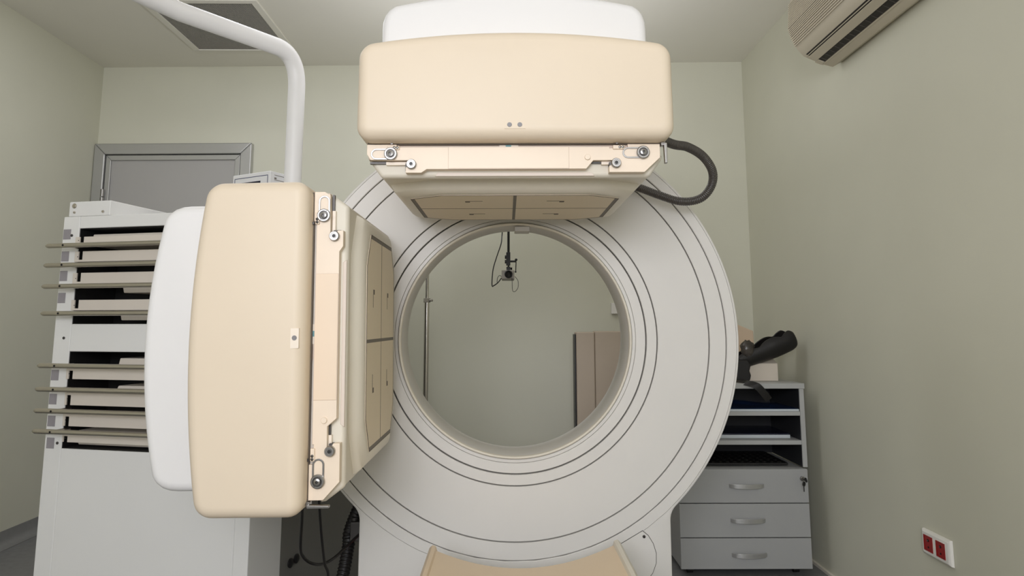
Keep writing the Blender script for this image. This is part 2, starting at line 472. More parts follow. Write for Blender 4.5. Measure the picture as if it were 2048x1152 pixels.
    # release stud
    mb = MB(); mb.lathe([(.0065, -.004), (.0065, .003), (.0058, .0042), (.0001, .0042)], H(.158, 1.465, .402), H(0, 0, 0) - H(0, 1, 0), 20, caps=False)
    mb.build('release_stud', 'beige_plate', hd)
    # latch lever
    mb = MB()
    mb.prism([(.3255, .4325), (.3325, .4325), (.3325, .387), (.327, .387)], lambda p, q, t: H(p, t, q), 1.456, 1.468)
    mb.prism([(.3205, .428), (.331, .428), (.331, .436), (.3205, .436)], lambda p, q, t: H(p, t, q), 1.462, 1.48)
    mb.build('latch_lever', 'steel', hd, bevel=.0012)
    # sensor windows near the shell edge, sticker and tape
    sw = [(-.030, .012)] if kind == 'top' else [(-.033, .010)]
    if kind == 'top':
        q = [(-.0245, .4545), (.0205, .4545), (.0205, .470), (-.0245, .470)]; dots = ((-.0135, .463), (.0085, .463))
    else:
        q = [(-.033, .4455), (.0075, .4455), (.0075, .4625), (-.033, .4625)]; dots = ((-.0135, .4545),)
    mb = MB(); mb.prism(q, lambda p, q_, t: H(p, t, q_), 1.4193, 1.425)
    mb.build('sensor_plate', 'sticker_white' if kind != 'top' else 'beige_shell', hd)
    for (du, dw) in dots:
        mb = MB(); mb.lathe([(.0052, 0), (.0048, .0012), (.0001, .0012)], H(du, 1.4193, dw), H(0, 0, 0) - H(0, 1, 0), 20, caps=False)
        mb.build('sensor_window', 'sensor_grey', hd)
    o_ = -.016 if kind == 'top' else -.021
    mb = MB(); mb.prism([(o_ - .02, .4265), (o_ + .022, .4265), (o_ + .022, .4332), (o_ - .02, .4332)], lambda p, q_, t: H(p, t, q_), 1.4725, 1.476)
    mb.build('paper_sticker', 'sticker_white', hd)
    mb = MB(); mb.prism([(o_ - .006, .4262), (o_ + .006, .4262), (o_ + .006, .4334), (o_ - .006, .4334)], lambda p, q_, t: H(p, t, q_), 1.4718, 1.4745)
    mb.build('blue_tape', 'blue_tape', hd)
    # collimator: flange, core
    fl = [(-.328, .412), (-.3265, .402), (-.300, .3655), (-.294, .3630), (.294, .3630), (.300, .3655), (.3265, .402), (.328, .412)]
    fp = offset_poly(fl, .0045)
    fi = [(-.328, .412), (-.3265, .402), (-.308, .3765), (-.303, .374), (.303, .374), (.308, .3765), (.3265, .402), (.328, .412)]
    mb = MB(); mb.loft([[H(p, 1.4855, q) for p, q in offset_poly(fl, .008)], [H(p, 1.4875, q) for p, q in fp], [H(p, 1.493, q) for p, q in fl], [H(p, 1.503, q) for p, q in fl], [H(p, 1.510, q) for p, q in fi], [H(p, 2.07, q) for p, q in fi]])
    mb.build('collimator_flange', 'ivory', hd, angle=40)
    rc = [(-.180, .3645)] + [(.176, .3645), (.170, .3735), (-.174, .3735)]
    mb = MB(); mb.prism(rc, lambda p, q_, t: H(p, t, q_), 1.4846, 1.49)
    mb.build('flange_recess', 'recess_ivory', hd, bevel=.002)
    # core: plan octagon in (u,v), lofted along w
    def plan(df, d):
        # df, d grow outwards at the front and the other sides
        return [(-.185 - d * .4, 1.584 - df), (.185 + d * .4, 1.584 - df), (.268 + d, 1.636 - df * .8), (.268 + d, 1.950 + d * .6), (.195 + d * .4, 2.005 + d), (-.195 - d * .4, 2.005 + d), (-.268 - d, 1.950 + d * .6), (-.268 - d, 1.636 - df * .8)]
    lv = [(.382, .022, .034), (.370, .020, .030), (.365, .018, .027), (.360, .016, .024), (.355, .012, .019), (.351, .006, .013), (.348, -.001, .006), (.3462, -.008, -.002), (.3455, -.014, -.008)]
    mb = MB(); mb.loft([[H(p, q, w) for p, q in plan(df, d)] for w, df, d in lv])
    mb.build('collimator_core', 'ivory', hd, angle=32)
    # face panel with grey tape lines
    def quad(mb, ps, w0, w1): mb.loft([[H(p, q, w0) for p, q in ps], [H(p, q, w1) for p, q in ps]])
    fo = [(-.176, 1.602), (.176, 1.602), (.2545, 1.648), (.2545, 1.932), (.180, 1.978), (-.180, 1.978), (-.2545, 1.932), (-.2545, 1.648)]
    mb = MB(); quad(mb, fo, .3435, .3462)
    mb.build('face_panel', 'face_beige', hd)
    for s_ in (-1, 1):
        mb = MB(); quad(mb, [(s_ * .2545, 1.649), (s_ * .2455, 1.644), (s_ * .2455, 1.937), (s_ * .2545, 1.932)], .3431, .3440)
        mb.build('face_tape', 'gap_grey', hd)
    mb = MB(); quad(mb, [(-.004, 1.602), (.004, 1.602), (.004, 1.978), (-.004, 1.978)], .3431, .3440)
    mb.build('face_tape', 'gap_grey', hd)
    mb = MB()
    quad(mb, [(-.2455, 1.7845), (.2455, 1.7845), (.2455, 1.787), (-.2455, 1.787)], .3430, .3440)
    ed = fo + [fo[0]]
    for a, b in zip(ed, ed[1:]):
        a, b = Vector(a), Vector(b); t_ = (b - a).normalized(); n_ = Vector((-t_.y, t_.x)) * .0011
        quad(mb, [a - n_, b - n_, b + n_, a + n_], .3430, .3440)
    for su in (-1, 1):
        for vv in (1.685, 1.880):
            uu = su * .118
            quad(mb, [(uu - .006, vv - .008), (uu + .006, vv - .008), (uu + .006, vv + .008), (uu - .006, vv + .008)], .3430, .3440)
            quad(mb, [(uu + (.006 if su < 0 else -.038), vv - .0095), (uu + (.038 if su < 0 else -.006), vv - .0095), (uu + (.038 if su < 0 else -.006), vv - .0065), (uu + (.006 if su < 0 else -.038), vv - .0065)], .3430, .3440)
    mb.build('face_marks', 'mark_brown', hd)
    # support arm into the gantry
    mb = MB(); mb.prism([(-.20, .47), (.20, .47), (.20, .64), (-.20, .64)], lambda p, q, t: H(p, t, q), 2.0, GY + .03)
    mb.build('head_arm', 'gantry_white', hd, bevel=.004)
    return hd
head('top'); head('left')

# hose of the upper head
hp = [(1300, 268, 1.80), (1345, 288, 1.86), (1375, 294, 1.90), (1405, 312, 1.94), (1424, 340, 1.97), (1424, 368, 2.0), (1408, 392, 2.02), (1385, 402, 2.04), (1355, 402, 2.06), (1320, 391, 2.08), (1285, 378, 2.10), (1255, 368, 2.125), (1235, 362, 2.148)]
def ribbed(pts, r, step=.0014, amp=.075):
    ps = resample(spline(pts, 24), step)
    rad = [r * (1 + amp * cos(pi * i / 2)) for i in range(len(ps))]
    return ps, rad
mb = MB(); ps, rad = ribbed([at(x, y, 1, v) for x, y, v in hp], .0125); mb.tube(ps, rad, 14)
mb.build('corrugated_hose', 'hose_grey', scanner, angle=80)
# cables behind the stand
def pix_tube(name, pts, r, m, parent, extra=()):
    mb = MB(); mb.tube(spline([at(x, y, 1, v) for x, y, v in pts] + [Vector(e) for e in extra], 10), r, 10)
    return mb.build(name, m, parent)
pix_tube('power_cable', [(606, 985, 1.95), (604, 1040, 1.97), (601, 1095, 2.0), (606, 1113, 2.02), (622, 1126, 2.04), (645, 1128, 2.08), (668, 1116, 2.12), (690, 1096, 2.18), (712, 1075, 2.24), (740, 1050, 2.28)], .0042, 'cable_black', scanner)
pix_tube('power_cable', [(637, 975, 1.97), (639, 1015, 2.0), (643, 1070, 2.03), (649, 1125, 2.05), (657, 1165, 2.06)], .004, 'cable_black', scanner, [(-.515, 2.07, .12), (-.50, 2.1, .006)])
mb = MB(); ps, rad = ribbed([Vector((-.425, 2.36, .60)), at(704, 1048, 1, 2.36), at(697, 1090, 1, 2.34), at(690, 1130, 1, 2.32), at(680, 1175, 1, 2.3), Vector((-.56, 2.3, .10)), Vector((-.60, 2.3, .02))], .020, .0026, .08)
mb.tube(ps, rad, 14); mb.build('corrugated_hose', 'cable_black', scanner, angle=80)
q = at(710, 1060, 1, 2.34)
mb = MB(); mb.box(q.x - .012, q.x + .03, q.y - .02, q.y + .02, q.z - .03, q.z + .03)
mb.cyl((q.x - .002, q.y, q.z + .028), (q.x - .002, q.y, q.z + .04), .011, 14)
mb.build('hose_connector', 'dark_steel', scanner, bevel=.003)

# ------------------------------------------------------------------ patient table
TY1, TY0 = 1.93, .55
a = at(872, 1100, 1, TY1); b = at(1228, 1089, 1, TY1)
tcx = (a.x + b.x) / 2; tw = (b.x - a.x) / 2; tz1 = (a.z + b.z) / 2; troll = (b.z - a.z) / (b.x - a.x)
table = thing('patient_table', 'beige concave patient table end, in front of the gantry base', 'patient table', (tcx, 1.2, 0))
def tpt(u, y, dz): return Vector((tcx + u, y, tz1 + troll * u + dz))
def sag(u): return -.052 * (1 - (abs(u) / tw) ** 2.0)
mb = MB()
us = [-tw + 2 * tw * i / 32 for i in range(33)]
sec = [(u, sag(u)) for u in us] + [(u, sag(u) - .022) for u in us[::-1]]
rings = []
for y, ins in ((TY1, .004), (TY1 - .004, 0), (1.5, 0), (1.0, 0), (TY0, 0)):
    rings.append([tpt(u, y, d) for u, d in (offset_poly(sec, ins) if ins else sec)])
mb.loft(rings); mb.build('table_top', 'bed_beige', table, angle=40)
for s_ in (-1, 1):
    pr = [(tw - .002, -.03), (tw + .016, -.032), (tw + .020, -.02), (tw + .018, .004), (tw + .010, .011), (tw + .001, .008), (tw - .003, -.004)]
    mb = MB(); mb.loft([[tpt(s_ * u, y, d) for u, d in pr] for y in (TY1 + .006, TY0)])
    mb.build('side_rail', 'ivory' if s_ > 0 else 'bed_beige', table, angle=50)
mb = MB(); mb.box(tcx - .12, tcx + .12, .7, 1.35, .06, tz1 - .066); mb.box(tcx - .25, tcx + .25, .55, 1.55, 0.001, .06)
mb.build('table_base', 'gantry_white', table, bevel=.01)

# ------------------------------------------------------------------ collimator cabinet on the left
YAW = radians(13)
c_t = Vector((cos(YAW), -sin(YAW), 0)); c_b = Vector((sin(YAW), cos(YAW), 0))
CO = at(497, 1090, 1, 2.12); CO.z = 0
def fl(px, py, out=0.0):
    """photo position -> (s left of the front right corner, z) on the cabinet front, moved out"""
    p = onplane(px, py, CO - c_b * out, c_b); return -(p - CO).dot(c_t), p.z
TC = Matrix((-c_t, c_b, Vector((0, 0, 1)))).transposed().to_4x4(); TC.translation = CO  # x left, y back, z up
ls = fl(122, 437)[0] * .6 + fl(80, 1100)[0] * .4
ztop = fl(200, 431)[1]
cab = thing('collimator_cabinet', 'tall white storage cabinet with eight pull-out trays, left behind the detector head', 'cabinet', CO + (-c_t) * ls / 2)
so = fl(140, 680)[0]; sr = .05
zu1, zu0 = fl(158, 457)[1], fl(147, 648)[1]; zl1, zl0 = fl(137, 703)[1], fl(127, 897)[1]
DEP = .85
mb = MB()
mb.box(so, ls, 0, .18, .02, ztop, TC); mb.box(0, sr, 0, .18, .02, ztop, TC)
mb.box(sr, so, 0, .18, zu1, ztop, TC); mb.box(sr, so, 0, .18, zl1, zu0, TC); mb.box(sr, so, 0, .18, .02, zl0, TC)
mb.build('front_body', 'cabinet_white', cab, bevel=.003)
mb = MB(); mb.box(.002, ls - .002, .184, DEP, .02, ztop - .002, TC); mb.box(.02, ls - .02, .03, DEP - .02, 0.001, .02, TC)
mb.build('rear_body', 'cabinet_shaded', cab, bevel=.003)
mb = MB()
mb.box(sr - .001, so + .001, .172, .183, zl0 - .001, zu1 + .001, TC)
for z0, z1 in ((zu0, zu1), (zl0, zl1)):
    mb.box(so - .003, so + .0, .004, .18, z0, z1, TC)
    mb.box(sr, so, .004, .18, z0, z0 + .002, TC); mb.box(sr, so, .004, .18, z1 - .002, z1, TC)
mb.build('interior_shade', 'black', cab)  # added black sheets, the dark of the openings put into colour
rods = [492, 531, 573, 627, 731, 778, 821, 862]
rodx = [92, 88, 84, 82, 75, 71, 68, 65]
strips = [(474, 488), (503, 524), (546, 568), (600, 621), (737, 758), (785, 810), (828, 852), (869, 884)]
sxl = [150, 148, 144, 141, 131, 128, 124, 123]
tags_ = [(129, 469), (126, 513), (124, 552), (120, 596), (109, 750), (105, 798), (103, 842), (101, 886)]
for k in range(8):
    s_l, zz0 = fl(sxl[k], strips[k][1], .004); _, zz1 = fl(sxl[k], strips[k][0], .004)
    mb = MB(); nw = .026; n0 = .020
    up = k < 4
    # front strip with a notch near its left end
    a, b = zz0, zz1; h = b - a
    n1, n2 = so - .009, so - .025
    if up: pts = [(s_l, a), (s_l, b), (n1, b), (n1, a + .2 * h), (n2, a + .2 * h), (n2, b), (.055, b), (.055, a)]
    else: pts = [(s_l, b), (s_l, a), (n1, a), (n1, b - .2 * h), (n2, b - .2 * h), (n2, a), (.055, a), (.055, b)]
    mb.prism(pts, lambda p, q_, t: TC @ Vector((p, t, q_)), -.004, .0012)
    tray = mb.build('tray', 'tray_beige', cab, bevel=.001)
    # collimator edge visible behind the strip
    zt = {0: (fl(182, 469, -.03)[1], 182), 2: (fl(250, 586, -.03)[1], 245), 3: (fl(245, 641, -.03)[1], 240), 4: (fl(235, 716, -.03)[1], 236), 5: (fl(233, 771, -.03)[1], 233), 7: (fl(155, 889, -.03)[1], 155)}.get(k)
    if zt:
        sb = fl(zt[1], rods[k], -.03)[0]; zm = fl(200, rods[k], -.03)[1]
        z0, z1 = sorted((zt[0], zm))
        ch = .006
        pts = [(sb, z0 if up and k else z0), (sb - ch, z1), (.06, z1), (.06, z0)] if zt[0] > zm else [(sb - ch, z0), (sb, z1), (.06, z1), (.06, z0)]
        mb = MB(); mb.prism(pts, lambda p, q_, t: TC @ Vector((p, t, q_)), .03, .16)
        mb.build('collimator_plate', 'tray_beige', tray, bevel=.003)
    out = .055
    e, zr = fl(rodx[k], rods[k], out)
    mb = MB(); A = TC @ Vector((e, -out, zr)); Bp = TC @ Vector((.03, -out, zr))
    mb.lathe([(.003, 0), (.0058, .004), (.0072, .010), (.0078, .0105), (.0078, (Bp - A).length)], A, Bp - A, 20)
    mb.cyl(TC @ Vector((s_l - .012, -out, zr)), TC @ Vector((s_l - .012, .01, zr)), .005, 12)
    mb.cyl(TC @ Vector((.08, -out, zr)), TC @ Vector((.08, .01, zr)), .005, 12)
    rod = mb.build('handle_rod', 'rod_steel', tray, angle=35)
    mb = MB(); mb.lathe([(.0034, 0), (.0034, .0012)], TC @ Vector((s_l - .012, -out - .0074, zr)), -c_b, 12)
    mb.build('rod_screw', 'black', tray)
    t_s, t_z = fl(*tags_[k]); t_s = min(t_s, ls - .0185)
    mb = MB(); mb.box(t_s - .0145, t_s + .0145, -.001, .002, t_z - .017, t_z + .017, TC)
    mb.build('slot_label', 'label_grey', cab)
    mb = MB(); p_ = fl(sxl[k] + 9, (strips[k][0] + strips[k][1]) / 2, .005)
    mb.lathe([(.0016, 0), (.0016, .001)], TC @ Vector((p_[0] + .004, -.004, p_[1])), -c_b, 8); mb.build('tray_screw', 'dark_steel', tray)
for (x, y) in ((144, 471), (128, 676), (115, 886)):
    s_, z_ = fl(x, y)
    mb = MB(); mb.lathe([(.0046, 0), (.0046, .002), (.003, .003), (.0001, .0032)], TC @ Vector((s_, 0, z_)), -c_b, 14, caps=False)
    mb.build('cabinet_screw', 'dark_steel', cab)
# side grommets
for (x, y) in ((580, 1126), (592, 1117)):
    p_ = onplane(x, y, CO, c_t)
    mb = MB(); mb.lathe([(.0150, 0), (.0150, .004), (.011, .006), (.0001, .006)], p_, c_t, 20, caps=False)
    mb.build('cable_grommet', 'black_plastic', cab)
# control box on top, left
b0, zb1 = fl(139, 404); b1, _ = fl(221, 401)
mb = MB(); mb.box(b1, b0, .001, .62, ztop, zb1, TC)
tb = mb.build('top_housing', 'cabinet_white', cab, bevel=.003)
for (x, y, r_) in ((149, 412, .0085), (149, 425, .0042), (206, 423, .0045)):
    s_, z_ = fl(x, y)
    mb = MB(); mb.lathe([(r_, 0), (r_, .002), (r_ * .8, .004), (.0001, .0042)], TC @ Vector((s_, 0.001, z_)), -c_b, 20, caps=False)
    mb.build('housing_screw', 'rod_steel', tb)

# overhead arm tube standing on the cabinet
PY = 2.52
pv = at(588, 300, 1, PY)
top_z = at(590, 118, 1, PY).z
e1 = at(470, 75, 2, top_z + .012); e2 = at(305, -2, 2, top_z + .012)
d_arm = (e2 - e1).normalized()
path = [Vector((pv.x, PY, ztop + .001)), Vector((pv.x, PY, 1.7)), Vector((pv.x, PY, top_z - .12))]
corner = Vector((pv.x, PY, top_z + .01))
A = path[-1]; Bq = corner + Vector((d_arm.x, d_arm.y, 0)).normalized() * .10
for i in range(1, 13):
    t = i / 12; path.append(A * (1 - t) ** 2 + corner * 2 * t * (1 - t) + Bq * t * t)
path += [e2 + (e1 - e2) * .3, e2, e2 + d_arm * .45]
mb = MB(); mb.tube(path, .0315, 28)
pole = tag(mb.build('overhead_arm', 'white_cover', angle=50), 'thick white bent tube rising from the cabinet and reaching overhead', 'support arm')
mb = MB(); mb.lathe([(.05, 0), (.05, .012), (.034, .02)], (pv.x, PY, ztop + .0005), (0, 0, 1), 28); mb.build('arm_flange', 'white_cover', pole)
sp = at(576, 121, 1, PY - .035)
mb = MB(); mb.ball(sp, .004); mb.build('set_screw', 'black_plastic', pole)

# small monitor standing on the cabinet
MY = radians(28)
m_t = Vector((cos(MY), -sin(MY), 0)); m_b = Vector((sin(MY), cos(MY), 0))
mo = at(541, 341, 1, 2.50); mzt = mo.z
TM = Matrix((-m_t, m_b, Vector((0, 0, 1)))).transposed().to_4x4(); TM.translation = Vector((mo.x, mo.y, 0))
mwid = .20
mon = thing('monitor', 'small white box monitor on the cabinet, between door and overhead arm', 'monitor', TM @ Vector((mwid / 2, .08, ztop)))
mb = MB(); mb.box(0, mwid, 0, .15, ztop + .03, mzt, TM); mb.box(.05, mwid - .05, .03, .13, ztop + .001, ztop + .03, TM)
mb.build('monitor_case', 'monitor_white', mon, bevel=.003)
mb = MB()
mb.box(.012, mwid - .012, -.0012, .002, mzt - .0165, mzt - .0145, TM); mb.box(.012, .0135, -.0012, .002, ztop + .05, mzt - .015, TM); mb.box(mwid - .0135, mwid - .012, -.0012, .002, ztop + .05, mzt - .015, TM)
mb.build('bezel_line', 'navy_line', mon)
mb = MB(); mb.box(.05, mwid - .035, -.0015, .003, ztop + .06, mzt - .034, TM); mb.build('screen', 'screen_navy', mon)
mb = MB()
for z_ in (.012, .03): mb.box(-.0008, .001, .02, .14, mzt - z_ - .002, mzt - z_, TM)
mb.box(-.001, .001, .02, .03, mzt - .028, mzt - .022, TM)
mb.build('side_vent', 'gap_grey', mon)

# ------------------------------------------------------------------ ceiling vent
g = [at(x, y, 2, ZC - .006) for x, y in ((308, 4), (502, 4), (577, 98), (388, 98))]
gx0 = (g[0].x + g[3].x) / 2; gx1 = (g[1].x + g[2].x) / 2; gy0 = g[0].y; gy1 = g[2].y
vent = thing('ceiling_vent', 'grey perforated ceiling vent with a light frame, behind the overhead arm', 'vent', ((gx0 + gx1) / 2, (gy0 + gy1) / 2, ZC))
mb = MB(); w_ = .035
for (a, b, c, d) in ((gx0 - w_, gx1 + w_, gy0 - w_, gy0), (gx0 - w_, gx1 + w_, gy1, gy1 + w_ * .4), (gx0 - w_, gx0, gy0, gy1), (gx1, gx1 + w_, gy0, gy1)):
    mb.box(a, b, c, d, ZC - .014, ZC - .0005)
mb.build('vent_frame', 'ceiling_paint', vent, bevel=.003)
mb = MB(); N = 58
mb.box(gx0, gx1, gy0, gy1, ZC - .003, ZC - .001)
mb.build('vent_backing', 'ac_dark', vent)
mb = MB()
for i in range(N + 1):
    x = gx0 + (gx1 - gx0) * i / N; mb.box(x - .0022, x + .0022, gy0, gy1, ZC - .0085, ZC - .0055)
M2 = 52
for i in range(M2 + 1):
    y = gy0 + (gy1 - gy0) * i / M2; mb.box(gx0, gx1, y - .0018, y + .0018, ZC - .0088, ZC - .0058)
mb.build('vent_grille', 'vent_mesh', vent)

# ------------------------------------------------------------------ air conditioner on the right wall
AY = at(1681, 126, 0, XR).y; AL = .98
prof_px = [(1681, 126), (1664, 135), (1648, 131), (1625, 122), (1606, 114), (1590, 96), (1581, 78), (1576, 62), (1577, 12), (1582, -18), (1592, -34)]
pr = [at(x, y, 1, AY) for x, y in prof_px]; pr = [(min(p.x, XR - .002), p.z) for p in pr]
ac = thing('air_conditioner', 'cream wall air conditioner with ribbed front, high on the right wall', 'air conditioner', (XR - .1, AY - AL / 2, 2.2))
ptop = [(XR - .002, pr[-1][1])]
full = pr + ptop; full[0] = (XR - .002, pr[0][1])
def apt(p, q, t): return Vector((p, AY - t, q))
cut = full
mb = MB(); mb.loft([[apt(p, q, t) for p, q in (offset_poly(cut, i))] for t, i in ((0, .006), (.004, .001), (.008, 0), (AL - .008, 0), (AL, .006))])
ac_c = mb.build('ac_casing', 'ac_cream', ac, angle=40)
def lerp2(a, b, t): return (a[0] + (b[0] - a[0]) * t, a[1] + (b[1] - a[1]) * t)
# ribs along the front
def strip_on(a, b, t0, t1, out, y0, y1, name, m, par, thick=.004):
    """raised strip on profile segment a-b between fractions"""
    p, q = Vector(lerp2(a, b, t0)), Vector(lerp2(a, b, t1)); d = (q - p).normalized(); n = Vector((d.y, -d.x))
    cen = Vector((XR, 2.2)) - p
    if n.dot(cen) > 0: n = -n
    poly = [tuple(p - n * thick), tuple(q - n * thick), tuple(q + n * out), tuple(p + n * out)]
    return [[apt(u, w, y) for u, w in poly] for y in (y0, y1)]
mb = MB()
for (a, b, n_) in ((full[8], full[7], 13), (full[7], full[6], 5), (full[6], full[5], 5)):
    for i in range(n_):
        mb.loft(strip_on(a, b, (i + .22) / n_, (i + .74) / n_, .0065, .012, AL - .012, '', '', None, .002))
mb.build('front_ribs', 'ac_cream', ac)
mb = MB(); mb.loft(strip_on(full[7], full[6], -.04, .04, .0018, .004, AL - .004, '', '', None)); mb.build('panel_seam', 'mark_brown', ac)
# outlet slots in the underside: dark openings with louvre between
def ulerp(t):
    seg = [full[4], full[3], full[2], full[1]]
    L = [sqrt((seg[i + 1][0] - seg[i][0]) ** 2 + (seg[i + 1][1] - seg[i][1]) ** 2) for i in range(3)]; T = sum(L); d = t * T
    for i in range(3):
        if d <= L[i] or i == 2: return lerp2(seg[i], seg[i + 1], d / L[i])
        d -= L[i]
mb = MB()
for t0, t1 in ((.0, .12), (.42, .64)):
    mb.loft(strip_on(ulerp(t0), ulerp(t1), 0, 1, .0012, .03, AL - .03, '', '', None, .02))
mb.build('air_outlet', 'ac_dark', ac)
mb = MB(); mb.loft(strip_on(ulerp(.12), ulerp(.41), 0, 1, .004, .02, AL - .02, '', '', None, .002)); mb.build('louvre', 'ac_cream', ac, bevel=.0015)
mb = MB(); mb.loft(strip_on(ulerp(.05), ulerp(.08), 0, 1, .003, .02, AL - .02, '', '', None, .002)); mb.build('louvre', 'ac_cream', ac, bevel=.001)
mb = MB(); mb.loft(strip_on(ulerp(.66), ulerp(.70), 0, 1, .0025, .004, AL - .004, '', '', None, .002)); mb.build('outlet_rim', 'ac_cream', ac, bevel=.001)
for i in range(24):
    mb = MB(); y = .05 + i * (AL - .1) / 23; mb.loft(strip_on(ulerp(.44), ulerp(.62), 0, 1, .0018, y, y + .004, '', '', None, .002))
    mb.build('deflector_vane', 'hose_grey', ac)
mb = MB(); mb.loft(strip_on(ulerp(.41), ulerp(.65), 0, 1, .003, .0, .032, '', '', None, .002)); mb.build('outlet_end', 'ac_cream', ac, bevel=.002)

# ------------------------------------------------------------------ wall sockets on the right wall
sa = at(1842, 1054, 0, XR - .01); sb_ = at(1900, 1083, 0, XR - .01); sc_ = at(1842, 1103, 0, XR - .01)
y1, y0 = sa.y, sb_.y; z1, z0 = sa.z, sc_.z
sk = thing('power_socket', 'white wall plate with two red power sockets, low on the right wall', 'socket', (XR, (y0 + y1) / 2, (z0 + z1) / 2))
mb = MB(); mb.loft([[(XR - .0005, y, z) for y, z in ((y0, z0), (y1, z0), (y1, z1), (y0, z1))], [(XR - .009, y, z) for y, z in ((y0 + .002, z0 + .002), (y1 - .002, z0 + .002), (y1 - .002, z1 - .002), (y0 + .002, z1 - .002))],
    [(XR - .014, y, z) for y, z in ((y0 + .01, z0 + .008), (y1 - .01, z0 + .008), (y1 - .01, z1 - .008), (y0 + .01, z1 - .008))]])
mb.build('wall_plate', 'plug_white', sk, bevel=.002)
L = y1 - y0; h = z1 - z0
for f0, f1 in ((.12, .43), (.55, .85)):
    ya, yb = y1 - L * f1, y1 - L * f0; za, zb_ = z0 + h * .20, z1 - h * .20
    mb = MB(); O = [(ya, za), (yb, za), (yb, zb_), (ya, zb_)]; In = [(ya + .003, za + .003), (yb - .003, za + .003), (yb - .003, zb_ - .003), (ya + .003, zb_ - .003)]
    mb.loft([[(XR - .0155, y, z) for y, z in O], [(XR - .0155, y, z) for y, z in In], [(XR - .0143, y, z) for y, z in In], [(XR - .0138, y, z) for y, z in O]], loop=True)
    mb.loft([[(XR - .0142, y, z) for y, z in In], [(XR - .0135, y, z) for y, z in In]])
    so_ = mb.build('socket_insert', 'plug_red', sk)
    yc, zc = (ya + yb) / 2, (za + zb_) / 2
    mb = MB(); mb.lathe([(.0045, 0), (.0045, .0012)], (XR - .0142, yc, zc + h * .12), (-1, 0, 0), 12); mb.lathe([(.003, 0), (.003, .0012)], (XR - .0142, yc, zc - h * .14), (-1, 0, 0), 12)
    mb.build('pin_hole', 'black', so_)
    mb = MB(); mb.lathe([(.0016, 0), (.0016, .004)], (XR - .0142, yc, zc + h * .12), (-1, 0, 0), 10); mb.build('earth_pin', 'steel', so_)

# ------------------------------------------------------------------ drawer unit and shelf unit on the right
DY = 3.05
da = at(1363, 1143, 1, DY); db = at(1626, 1141, 1, DY); dz1 = at(1500, 938, 1, DY).z
dx0, dx1 = da.x, min(db.x, XR - .006); dz0 = max(.03, (da.z + db.z) / 2)
dru = thing('drawer_unit', 'low grey unit with three drawers, right of the gantry against the wall', 'drawer unit', ((dx0 + dx1) / 2, DY + .27, 0))
mb = MB(); mb.box(dx0 + .004, dx1 - .004, DY + .018, DY + .48, dz0, dz1 - .003)
mb.build('carcass', 'drawer_grey', dru, bevel=.002)
for x in (dx0 + .05, dx1 - .05):
    for y in (DY + .06, DY + .42):
        mb = MB(); mb.cyl((x - .012, y, dz0 * .45), (x + .012, y, dz0 * .45), dz0 * .44, 16); mb.box(x - .015, x + .015, y - .015, y + .015, dz0 * .7, dz0)
        mb.build('caster', 'black_plastic', dru)
ys_ = [938, 1007, 1076, 1143]
zs = [dz1] + [at(1490, y, 1, DY).z for y in ys_[1:3]] + [dz0]
for k in range(3):
    mb = MB(); mb.box(dx0, dx1, DY, DY + .018, zs[k + 1] + .0025, zs[k] - .0015)
    dw = mb.build('drawer', 'drawer_grey', dru, bevel=.0015)
    hx0 = at(1458, 970, 1, DY).x; hx1 = at(1527, 970, 1, DY).x; hz = at(1490, (971, 1040, 1109)[k], 1, DY).z
    mb = MB(); n = 16
    rings = []
    for i in range(n + 1):
        t = i / n; o_ = .024 * (1 - (2 * t - 1) ** 2) ** .6 + .002; x = hx0 + (hx1 - hx0) * t; hh = .0075 + .002 * (1 - (2 * t - 1) ** 2)
        rings.append([(x, DY - o_ - .004, hz - hh), (x, DY - o_ - .004, hz + hh), (x, DY - o_ + .003, hz + hh), (x, DY - o_ + .003, hz - hh)])
    mb.loft(rings); mb.build('drawer_handle', 'aluminium', dw, bevel=.001)
    if k == 0:
        lk = at(1604, 957, 1, DY)
        mb = MB(); mb.lathe([(.010, 0), (.010, .010), (.008, .012), (.0001, .012)], lk, (0, -1, 0), 18, caps=False); mb.build('lock', 'steel', dw)
        mb = MB()
        mb.box(lk.x - .001, lk.x + .001, DY - .026, DY - .01, lk.z - .003, lk.z + .003)
        mb.lathe([(.010, -.002), (.010, .002)], (lk.x + .004, DY - .030, lk.z), (1, 0, .2), 16)
        k2 = at(1608, 968, 1, DY - .03)
        mb.lathe([(.010, -.002), (.010, .002)], k2, (.6, -.8, 0), 16); mb.box(k2.x - .003, k2.x + .001, k2.y - .001, k2.y + .001, k2.z - .032, k2.z - .008)
        mb.build('key', 'black_plastic', dw, bevel=.0008)
# shelf unit standing on it
SY = DY + .03
s1 = at(1612, 850, 1, SY).x - .0; s1 = (at(1606, 775, 1, SY).x + at(1613, 935, 1, SY).x) / 2 + .004
s0 = s1 - .60; sz1 = at(1540, 767, 1, SY).z; th = .020
shu = thing('shelf_unit', 'grey open shelf unit with three shelves standing on the drawer unit', 'shelf unit', ((s0 + s1) / 2, SY + .2, dz1))
sd = .36
mb = MB(); mb.box(s0 - .003, s1 + .003, SY - .004, SY + sd, sz1 - .022, sz1); mb.build('top_board', 'grey_laminate', shu, bevel=.001)
for x in (s0, s1 - th):
    mb = MB(); mb.box(x, x + th, SY, SY + sd, dz1 + .001, sz1 - .0225); sbd = mb.build('side_board', 'grey_laminate', shu, bevel=.001)
    mb = MB(); xx = x + th if x == s0 else x; mb.box(xx - .0012, xx + .0012, SY + .006, SY + sd - .013, dz1 + .002, sz1 - .024); mb.build('inner_shade', 'shelf_shade', sbd)  # thin dark sheets painted as shade on the inner sides
mb = MB(); mb.box(s0 + th, s1 - th, SY + sd - .012, SY + sd, dz1 + .001, sz1 - .0225); mb.build('back_board', 'shelf_shade', shu)  # board coloured with the shade of the bays
